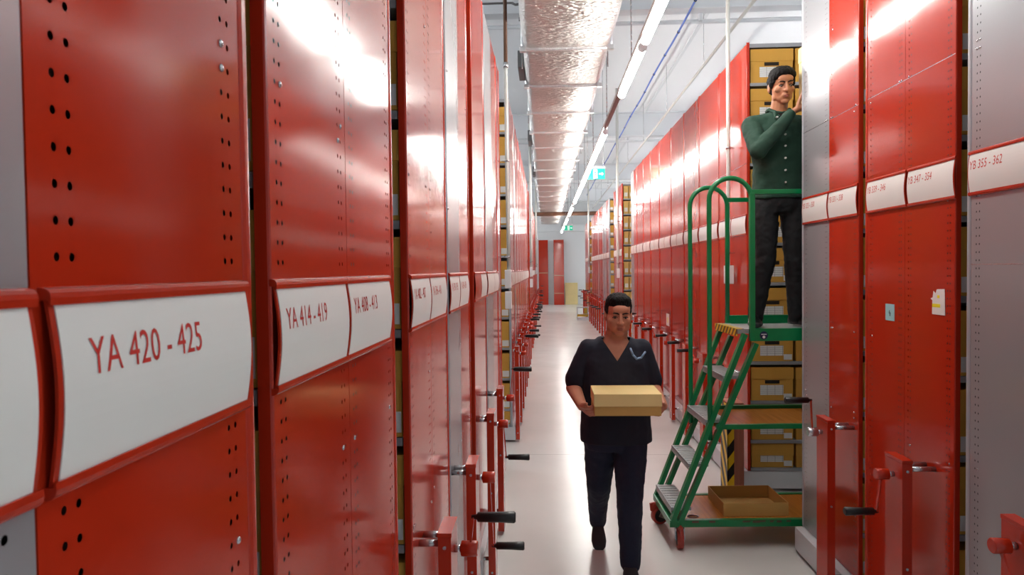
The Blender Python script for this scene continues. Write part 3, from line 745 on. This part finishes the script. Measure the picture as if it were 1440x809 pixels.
# tray and rubber band on the ladder's base deck
lm = Matrix.Translation((.775, 4.352, 0)) @ Matrix.Rotation(LT, 4, 'Z')
tr = thing('cardboard_tray', 'open cardboard tray lying on the base of the green ladder', 'tray', lm @ Vector((.365, .075, BZ - .004)), rotz=LT)
w, d, h = .42, .36, .085
MB().box(0, w, 0, d, 0, .004).build('tray_floor', M_BOX2, tr)
for nm, c in (('front', (0, w, 0, .004)), ('back', (0, w, d - .004, d)), ('left', (0, .004, .004, d - .004)), ('right', (w - .004, w, .004, d - .004))):
    MB().box(*c, .004, h).build('tray_wall', M_BOX2, tr)
c0 = lm @ Vector((.165, .075, BZ - .002))
bb = MB(); rg = [[(.034 * math.cos(t) * (1 + .06 * math.cos(3 * t)) * 1 + .003 * math.cos(a) * math.cos(t), .024 * math.sin(t) + .003 * math.cos(a) * math.sin(t), .003 * math.sin(a)) for a in [2 * PI * k / 6 for k in range(6)]] for t in [2 * PI * k / 28 for k in range(28)]]
bb.rings(rg, closed=True); tag(bb.build('rubber_band', M_BROWN, None, c0), 'brown rubber band lying on the ladder base deck', 'rubber band')

# ------------------------------------------------------------------ people
def fuse(mb, name, m, voxel, smooth=3, parent=None, disp=None):
    o = mb.build('tmp', m); me0 = o.data
    md = o.modifiers.new('r', 'REMESH'); md.mode = 'VOXEL'; md.voxel_size = voxel; md.use_smooth_shade = True
    s = o.modifiers.new('s', 'SMOOTH'); s.factor = .5; s.iterations = smooth
    if disp:
        tx = bpy.data.textures.new(name, 'CLOUDS'); tx.noise_scale = disp[1]
        dm = o.modifiers.new('d', 'DISPLACE'); dm.texture = tx; dm.strength = disp[0]; dm.mid_level = .5
    dg = bpy.context.evaluated_depsgraph_get(); me = bpy.data.meshes.new_from_object(o.evaluated_get(dg))
    bpy.data.objects.remove(o); bpy.data.meshes.remove(me0)
    me.name = name; r = bpy.data.objects.new(name, me); COL.objects.link(r)
    me.materials.clear(); me.materials.append(m)
    for p in me.polygons: p.use_smooth = True; p.material_index = 0
    if parent: r.parent = parent
    return r
def torso(mb, secs, n=28, power=2.4):
    """secs: (cx, cy, cz, rx, ry, yaw)"""
    rs = []
    for cx, cy, cz, rx, ry, yw in secs:
        r = []
        for k in range(n):
            a = 2 * PI * k / n; c, s = math.cos(a), math.sin(a)
            x = rx * math.copysign(abs(c) ** (2 / power), c); y = ry * math.copysign(abs(s) ** (2 / power), s)
            r.append((cx + x * math.cos(yw) - y * math.sin(yw), cy + x * math.sin(yw) + y * math.cos(yw), cz))
        rs.append(r)
    return mb.rings(rs)
def V(*a): return Vector(a)
def hand(mb, wrist, d, n, right, curl=(.5, .5, .5, .5), thumb=(.5, .5, .6), sc=1., spread=.06):
    d = Vector(d).normalized(); n = Vector(n); n = (n - d * n.dot(d)).normalized()
    t = d.cross(n) if right else n.cross(d)
    w = Vector(wrist)
    def P(a, b, c): return w + (d * a + t * b + n * c) * sc
    # palm: rounded slab from capsules
    for b0, b1, l in ((.012, .030, .088), (.004, .011, .092), (-.005, -.008, .088), (-.012, -.027, .080)):
        mb.caps([P(-.005, b0 * .8, 0), P(.04, b0 + (b1 - b0) * .6, 0), P(l, b1, 0)], [.0165 * sc, .0155 * sc, .0115 * sc], n=10)
    mb.ell(P(.035, .022, .008), (.016 * sc, .016 * sc, .02 * sc), nu=10, nv=8)
    for (b, l0, ls, cu, i) in ((.030, .088, (.042, .026, .02), curl[0], 1), (.011, .092, (.046, .03, .021), curl[1], 0), (-.008, .088, (.043, .028, .02), curl[2], -.6), (-.027, .080, (.033, .021, .018), curl[3], -1.6)):
        p = P(l0, b, 0); ang = 0.; pts = [p]; fd = (d + t * (spread * i)).normalized()
        for q, ll in enumerate(ls):
            ang += cu * (.75, 1.0, .7)[q]; v = fd * math.cos(ang) + n * math.sin(ang); p = p + v * ll * sc; pts.append(p)
        mb.caps(pts, [.0098 * sc, .0090 * sc, .0083 * sc, .0072 * sc], n=10)
    td = (d * thumb[0] + t * thumb[1] + n * thumb[2]).normalized()
    p0 = P(.022, .022, .006); p1 = p0 + td * .036 * sc; td2 = (td + d * .25).normalized(); p2 = p1 + td2 * .034 * sc; p3 = p2 + (td2 + n * .15).normalized() * .026 * sc
    mb.caps([p0, p1, p2, p3], [.0145 * sc, .0118 * sc, .0105 * sc, .0085 * sc], n=10)
def headframe(c, yaw, pitch, roll=0.):
    return Matrix.Translation(c) @ Matrix.Rotation(yaw, 4, 'Z') @ Matrix.Rotation(roll, 4, 'Y') @ Matrix.Rotation(pitch, 4, 'X')
def head(mb, fm, jaw=1.):
    R = fm.to_3x3()
    def E(c, r): mb.ell(fm @ Vector(c), r, rotm=R, nu=22, nv=14)
    E((0, .014, .034), (.074, .092, .084)); E((0, -.018, -.03), (.064 * jaw, .072, .072)); E((0, -.030, -.068), (.050 * jaw, .058, .046))
    E((0, -.066, -.098), (.026 * jaw, .022, .019))
    for s in (-1, 1):
        E((s * .041, -.054, -.022), (.024, .026, .022)); E((s * .048 * jaw, -.010, -.066), (.016, .032, .026))
        E((s * .0765, .014, -.008), (.008, .019, .031)); E((s * .026, -.0765, .0245), (.024, .011, .0085)); E((s * .0125, -.096, -.031), (.0085, .011, .0085))
        E((s * .031, -.0765, .0100), (.0165, .0085, .0065)); E((s * .031, -.0745, -.0095), (.014, .0085, .0045))
    E((0, -.073, .045), (.05, .02, .028))
    mb.caps([fm @ Vector((0, -.085, .018)), fm @ Vector((0, -.098, -.010)), fm @ Vector((0, -.106, -.029))], [.0085, .0098, .0122])
    E((0, -.083, -.060), (.028, .014, .020))
    E((0, -.091, -.0585), (.021, .007, .0055)); E((0, -.090, -.0685), (.018, .008, .0062))
def face_parts(fm, root, look=(0, 0), brow=M_HAIR):
    for s in (-1, 1):
        e = MB(); c = fm @ Vector((s * .031, -.0735, .000)); e.ell(c, (.0100, .0105, .0058), rotm=fm.to_3x3(), nu=16, nv=10)
        g = fm.to_3x3() @ Vector((look[0], -1, look[1])).normalized()
        ic = c + g * .0075; e.ell(ic, (.0050, .0050, .0050), 1, nu=12, nv=8)
        e.build('eye', [M_EYE, M_IRIS], root)
        lid = MB(); lid.caps([fm @ Vector((s * x, y, z)) for x, y, z in ((.0185, -.083, .0035), (.025, -.0878, .0072), (.032, -.0885, .0078), (.039, -.085, .006), (.0445, -.079, .0015))], .0022, n=8)
        lid.build('eyelash', brow, root)
        b = MB(); b.caps([fm @ Vector((s * x, y, z)) for x, y, z in ((.012, -.0905, .0235), (.022, -.0905, .0275), (.035, -.0865, .0285), (.047, -.0765, .0245))], [.0034, .0042, .0038, .0022], n=8)
        b.build('eyebrow', brow, root)
    m = MB()
    m.caps([fm @ Vector((x, y, z)) for x, y, z in ((-.0235, -.0845, -.0645), (-.012, -.0955, -.0605), (-.004, -.0982, -.0592), (0, -.0978, -.0602), (.004, -.0982, -.0592), (.012, -.0955, -.0605), (.0235, -.0845, -.0645))], [.002, .0034, .0038, .0036, .0038, .0034, .002], n=8)
    m.caps([fm @ Vector((x, y, z)) for x, y, z in ((-.0205, -.0855, -.0665), (-.010, -.0952, -.0695), (0, -.0975, -.0705), (.010, -.0952, -.0695), (.0205, -.0855, -.0665))], [.002, .0042, .0048, .0042, .002], n=8)
    m.build('lips', M_LIP, root)
def shoe(mb, heel, yaw, pitch=0., ln=.275, w=.048):
    R = Matrix.Translation(heel) @ Matrix.Rotation(yaw, 4, 'Z') @ Matrix.Rotation(pitch, 4, 'X')
    secs = [(.0, .026, .050, .0), (-.03, .033, .075, 0), (-.075, .034, .080, 0), (-.12, .037, .062, 0), (-.17, .045, .047, 0), (-.21, w, .041, 0), (-.25, .040, .036, 0), (-.272, .022, .026, 0)]
    rs = []
    for y, rx, hh, _ in secs:
        r = []
        for k in range(16):
            a = 2 * PI * k / 16; x = rx * math.copysign(abs(math.cos(a)) ** .8, math.cos(a)); z = max(0, hh / 2 + hh / 2 * math.copysign(abs(math.sin(a)) ** .75, math.sin(a)))
            r.append(R @ Vector((x, y * ln / .275 + .03, z)))
        rs.append(r)
    return mb.rings(rs)

def cut_v(o, cx, zb, zt, hw, ymax):
    """opens the V of a neckline with two straight cuts"""
    bm = bmesh.new(); bm.from_mesh(o.data); k = hw / (zt - zb)
    for sg in (-1, 1):
        fs = [f for f in bm.faces if f.calc_center_median().y < ymax and f.calc_center_median().z > zb - .03 and sg * (f.calc_center_median().x - cx) > -.02]
        geo = list({v for f in fs for v in f.verts}) + list({e for f in fs for e in f.edges}) + fs
        bmesh.ops.bisect_plane(bm, geom=geo, plane_co=(cx, 0, zb), plane_no=Vector((sg, 0, -k)).normalized(), dist=1e-6)
    dead = [f for f in bm.faces if f.calc_center_median().y < ymax and f.calc_center_median().z > zb and abs(f.calc_center_median().x - cx) < k * (f.calc_center_median().z - zb) - 1e-5]
    bmesh.ops.delete(bm, geom=dead, context='FACES'); bm.to_mesh(o.data); bm.free()
# ---- the man on the ladder
MO = (1.52, 4.63, PZ + .004)
man = None
Rm = V(-.145, .0, 1.365); Lm = V(.205, .02, 1.365)
Re = V(-.150, -.155, 1.165); Rw = V(.045, -.205, 1.395)
Le = V(.315, -.11, 1.18); Lw = V(.432, -.16, 1.395)
hc = V(.035, -.050, 1.610)
hf = headframe(hc, math.radians(1), math.radians(11), math.radians(-3))
b = MB(); head(b, hf)
b.caps([V(.028, .0, 1.35), V(.03, -.008, 1.46), hc + V(0, .015, -.06)], [.062, .054, .052])
torso(b, [(.03, 0, .86, .13, .09, 0), (.03, 0, 1.05, .125, .085, 0), (.03, 0, 1.25, .145, .095, 0), (.03, .0, 1.37, .14, .075, 0), (.03, .0, 1.42, .07, .05, 0)])
b.caps([Rm, Re, Rw], [.046, .040, .0255]); b.caps([Lm, Le, Lw], [.046, .040, .0255]); b.caps([V(.03, 0, 1.36), Rm], .05); b.caps([V(.03, 0, 1.36), Lm], .05)
lh, lk, la = V(-.055, 0, .88), V(-.065, -.03, .46), V(-.118, .02, .085)
rh, rk, ra = V(.115, 0, .88), V(.125, -.03, .46), V(.150, .02, .085)
b.caps([lh, lk, la, la + V(0, -.02, -.02)], [.07, .048, .034, .03]); b.caps([rh, rk, ra, ra + V(0, -.02, -.02)], [.07, .048, .034, .03])
hand(b, Rw + (Rw - Re).normalized() * .018, (.85, -.05, .32), (-.32, .15, .88), True, curl=(.14, .14, .16, .2), thumb=(.5, .3, .8), sc=1.05)
b2 = (Lw - Le).normalized() * .018
hand(b, Lw + b2, (.1, .0, 1.0), (-1, .05, .1), False, curl=(.12, .14, .16, .2), thumb=(.6, .6, .1))
man = fuse(b, 'person', M_SKIN, .0042, 2); man.location = MO; man.scale = (1, 1, .975)
tag(man, 'man in dark green shirt standing on the ladder reaching to a box', 'person')
face_parts(hf, man, look=(.35, -.45))
hb = MB(); R3 = hf.to_3x3()
for c, r in (((0, .010, .075), (.078, .088, .058)), ((0, .045, .030), (.078, .072, .080)), ((.0, -.038, .098), (.060, .046, .030)), ((0, .06, -.02), (.062, .048, .045)), ((.060, .0, .048), (.021, .05, .045)), ((-.060, .0, .048), (.021, .05, .045)),
             ((.069, .004, .012), (.009, .022, .026)), ((-.069, .004, .012), (.009, .022, .026)), ((0, -.052, .090), (.060, .040, .030)), ((.052, -.030, .07), (.026, .046, .032)), ((-.052, -.030, .07), (.026, .046, .032)), ((.071, .0, .03), (.012, .034, .04)), ((-.071, .0, .03), (.012, .034, .04))): hb.ell(hf @ Vector(c), r, rotm=R3)
fuse(hb, 'hair', M_HAIR, .005, 2, man, (.010, .014))
cb = MB()
torso(cb, [(.03, -.005, .860, .172, .112, 0), (.03, 0, .92, .168, .112, 0), (.03, .0, 1.08, .160, .112, 0), (.03, .0, 1.22, .178, .118, 0), (.03, .0, 1.34, .172, .098, 0), (.03, .0, 1.40, .120, .076, 0), (.03, .0, 1.445, .064, .062, 0)])
cb.caps([V(.03, 0, 1.375), Rm + V(0, 0, -.005), Re, Re + (Rw - Re) * .95], [.075, .068, .058, .038]); cb.caps([V(.03, 0, 1.375), Lm + V(0, 0, -.005), Le, Le + (Lw - Le) * .95], [.075, .068, .058, .038])
shirt = fuse(cb, 'shirt', M_SHIRT, .007, 4, man, (.016, .07))
cl = MB()
for s in (-1, 1):
    pts = [V(.03 + s * .062, .035, 1.462), V(.03 + s * .066, -.02, 1.462), V(.03 + s * .045, -.072, 1.435), V(.03 + s * .022, -.092, 1.40)]
    cl.caps(pts, [.014, .013, .012, .008], n=10)
    cl.caps([V(.03 + s * .045, -.078, 1.43), V(.03 + s * .055, -.105, 1.385)], [.014, .006], n=10)
cl.caps([V(.03 - .062, .035, 1.462), V(.03, .062, 1.47), V(.03 + .062, .035, 1.462)], .014, n=10)
fuse(cl, 'collar', M_SHIRT, .005, 2, man)
ub = MB(); torso(ub, [(.03, -.026, 1.38, .045, .064, 0), (.03, -.022, 1.428, .052, .056, 0)]); ub.build('undershirt', M_BLACK, man)
for k, z in enumerate((1.345, 1.275, 1.20, 1.12, 1.04, .96)):
    yb = -.115 if z < 1.3 else -.108
    MB().tube([(.034, yb - .016, z), (.034, yb - .004, z)], .0062, n=12, smooth=False).build('button', M_BTN, shirt)
for s, z in ((-.046, 1.392), (.046, 1.392)): MB().tube([(.03 + s, -.125, z), (.03 + s, -.09, z)], .006, n=12, smooth=False).build('button', M_BTN, shirt)
tb = MB()
torso(tb, [(.03, 0, .90, .158, .104, 0), (.03, .005, .82, .166, .112, 0), (.03, .005, .76, .160, .108, 0)])
tb.caps([lh + V(-.01, 0, -.06), lk + V(0, 0, .2), lk, lk + (la - lk) * .45, la + V(0, -.01, -.02)], [.092, .083, .068, .062, .052]); tb.caps([rh + V(.01, 0, -.06), rk + V(0, 0, .2), rk, rk + (ra - rk) * .45, ra + V(0, -.01, -.02)], [.092, .083, .068, .062, .052])
fuse(tb, 'trousers', M_TROUSER, .007, 4, man, (.016, .05))
for a, yw in ((la, -.22), (ra, .45)):
    sb = MB(); shoe(sb, (a.x, a.y + .04, .0), yw); so = sb.build('shoe', M_SHOE, man)
# box in his hands
bt = thing('archive_box', 'pale card box held up by the man on the ladder', 'box', (MO[0] + .142, 4.37, MO[2] + 1.44))
MB().box(.003, .245, .003, .207, 0, .29, bev=.003).build('carton_body', M_BOX3, bt)
MB().box(0, .248, 0, .21, .27, .365, bev=.003).build('lid', M_BOX3, bt)

# ---- the walking person
WO = (.412, 4.10, 0.0)
Rm, Lm = V(-.178, .0, 1.345), V(.172, .0, 1.345)
Re, Le = V(-.250, .015, 1.085), V(.222, .015, 1.085)
Rw, Lw = V(-.212, -.205, 1.018), V(.245, -.205, 1.018)
hc = V(.015, -.045, 1.525); hf = headframe(hc, math.radians(3), math.radians(8), math.radians(2))
b = MB(); head(b, hf, 1.12)
b.caps([V(0, .01, 1.30), V(.005, .0, 1.38), hc + V(0, .015, -.05)], [.085, .068, .060])
torso(b, [(0, .02, .80, .17, .12, 0), (0, .01, .95, .17, .13, 0), (0, .0, 1.12, .165, .12, 0), (0, .0, 1.28, .15, .100, 0), (0, .0, 1.34, .10, .082, 0), (0, .0, 1.40, .06, .055, 0)])
b.caps([V(0, 0, 1.30), Rm + V(.03, 0, -.04), Re, Rw], [.06, .046, .047, .029]); b.caps([V(0, 0, 1.30), Lm + V(-.03, 0, -.04), Le, Lw], [.06, .046, .047, .029])
lh, lk, la = V(-.085, .03, .83), V(-.095, .12, .47), V(-.085, .40, .185)       # trailing leg
rh, rk, ra = V(.085, .0, .83), V(.070, -.085, .47), V(.072, -.055, .10)
b.caps([lh, lk, la, la + V(0, -.02, -.05)], [.085, .06, .04, .03]); b.caps([rh, rk, ra, ra + V(0, -.03, -.04)], [.085, .06, .04, .03])
hand(b, Rw + (Rw - Re).normalized() * .014, (.30, -.93, -.10), (.75, .15, .55), True, curl=(.55, .6, .65, .7), thumb=(.7, .3, .05))
hand(b, Lw + (Lw - Le).normalized() * .014, (-.30, -.93, -.10), (-.75, .15, .55), False, curl=(.55, .6, .65, .7), thumb=(.7, .3, .05))
walker = fuse(b, 'person', M_SKIN2, .0045, 2); walker.location = WO
tag(walker, 'person in navy t-shirt walking up the aisle carrying a flat carton', 'person')
face_parts(hf, walker, look=(0, -.1))
hb = MB(); R3 = hf.to_3x3()
for c, r in (((0, .012, .078), (.076, .088, .054)), ((0, .045, .030), (.077, .070, .076)), ((0, -.036, .098), (.056, .042, .028)), ((0, .06, -.015), (.058, .046, .04)), ((.062, .014, .04), (.018, .045, .045)), ((-.062, .014, .04), (.018, .045, .045))): hb.ell(hf @ Vector(c), r, rotm=R3)
fuse(hb, 'hair', M_HAIR, .005, 2, walker, (.010, .014))
cb = MB()
torso(cb, [(0, .02, .765, .215, .155, 0), (0, .01, .85, .212, .158, 0), (0, .005, .98, .205, .155, 0), (0, .0, 1.12, .200, .145, 0), (0, .0, 1.26, .195, .122, 0), (0, .0, 1.335, .168, .100, 0), (0, .01, 1.392, .100, .080, 0)])
cb.caps([V(0, 0, 1.30), Rm + V(.02, 0, -.03), Rm + (Re - Rm) * .82], [.080, .066, .068]); cb.caps([V(0, 0, 1.30), Lm + V(-.02, 0, -.03), Lm + (Le - Lm) * .82], [.080, .066, .068])
tee = fuse(cb, 't_shirt', M_TEE, .008, 4, walker, (.010, .09)); cut_v(tee, 0, 1.262, 1.36, .066, -.03)
vb = MB(); vb.caps([V(-.058, -.075, 1.375), V(.0, -.118, 1.275), V(.058, -.075, 1.375)], [.012, .010, .012], n=8)
vn = MB(); pv = [(-.070, -.066, 1.385), (.070, -.066, 1.385), (.0, -.128, 1.268)]
vn.add(pv + [(x, y - .012, z) for x, y, z in pv], [(0, 2, 1), (3, 4, 5), (0, 1, 4, 3), (1, 2, 5, 4), (2, 0, 3, 5)]); 
vn = None
lb = MB(); lp = [V(.075, -.128, 1.335), V(.088, -.146, 1.30), (.108, -.150, 1.278), V(.135, -.146, 1.285), V(.158, -.136, 1.315)]
lb.caps([Vector(p) for p in lp], .0062, n=8); lb.build('lanyard', M_LANYARD, walker)
tb = MB()
torso(tb, [(0, .02, .88, .185, .130, 0), (0, .02, .80, .190, .138, 0), (0, .02, .72, .178, .13, 0)])
tb.caps([lh, lh + (lk - lh) * .5, lk, lk + (la - lk) * .5, la + V(0, -.02, -.045)], [.108, .096, .078, .068, .056]); tb.caps([rh, rh + (rk - rh) * .5, rk, rk + (ra - rk) * .5, ra + V(0, -.015, -.045)], [.108, .098, .080, .072, .062])
fuse(tb, 'jeans', M_JEAN, .008, 4, walker, (.012, .06))
sb = MB(); shoe(sb, (la.x, la.y + .045, .135), 0., math.radians(38)); sb.build('shoe', M_SHOE2, walker)
sb = MB(); shoe(sb, (ra.x, ra.y + .05, .0), -.05); sb.build('shoe', M_SHOE2, walker)
# the carton
ct = thing('flat_carton', 'flat kraft cardboard carton carried by the walking person', 'box', (WO[0] - .160, WO[1] - .455, 1.012))
MB().box(.003, .357, .003, .283, 0, .09, bev=.003).build('carton_body', M_BOX2, ct)
MB().box(0, .36, 0, .286, .05, .118, bev=.004).build('lid', M_BOX3, ct)
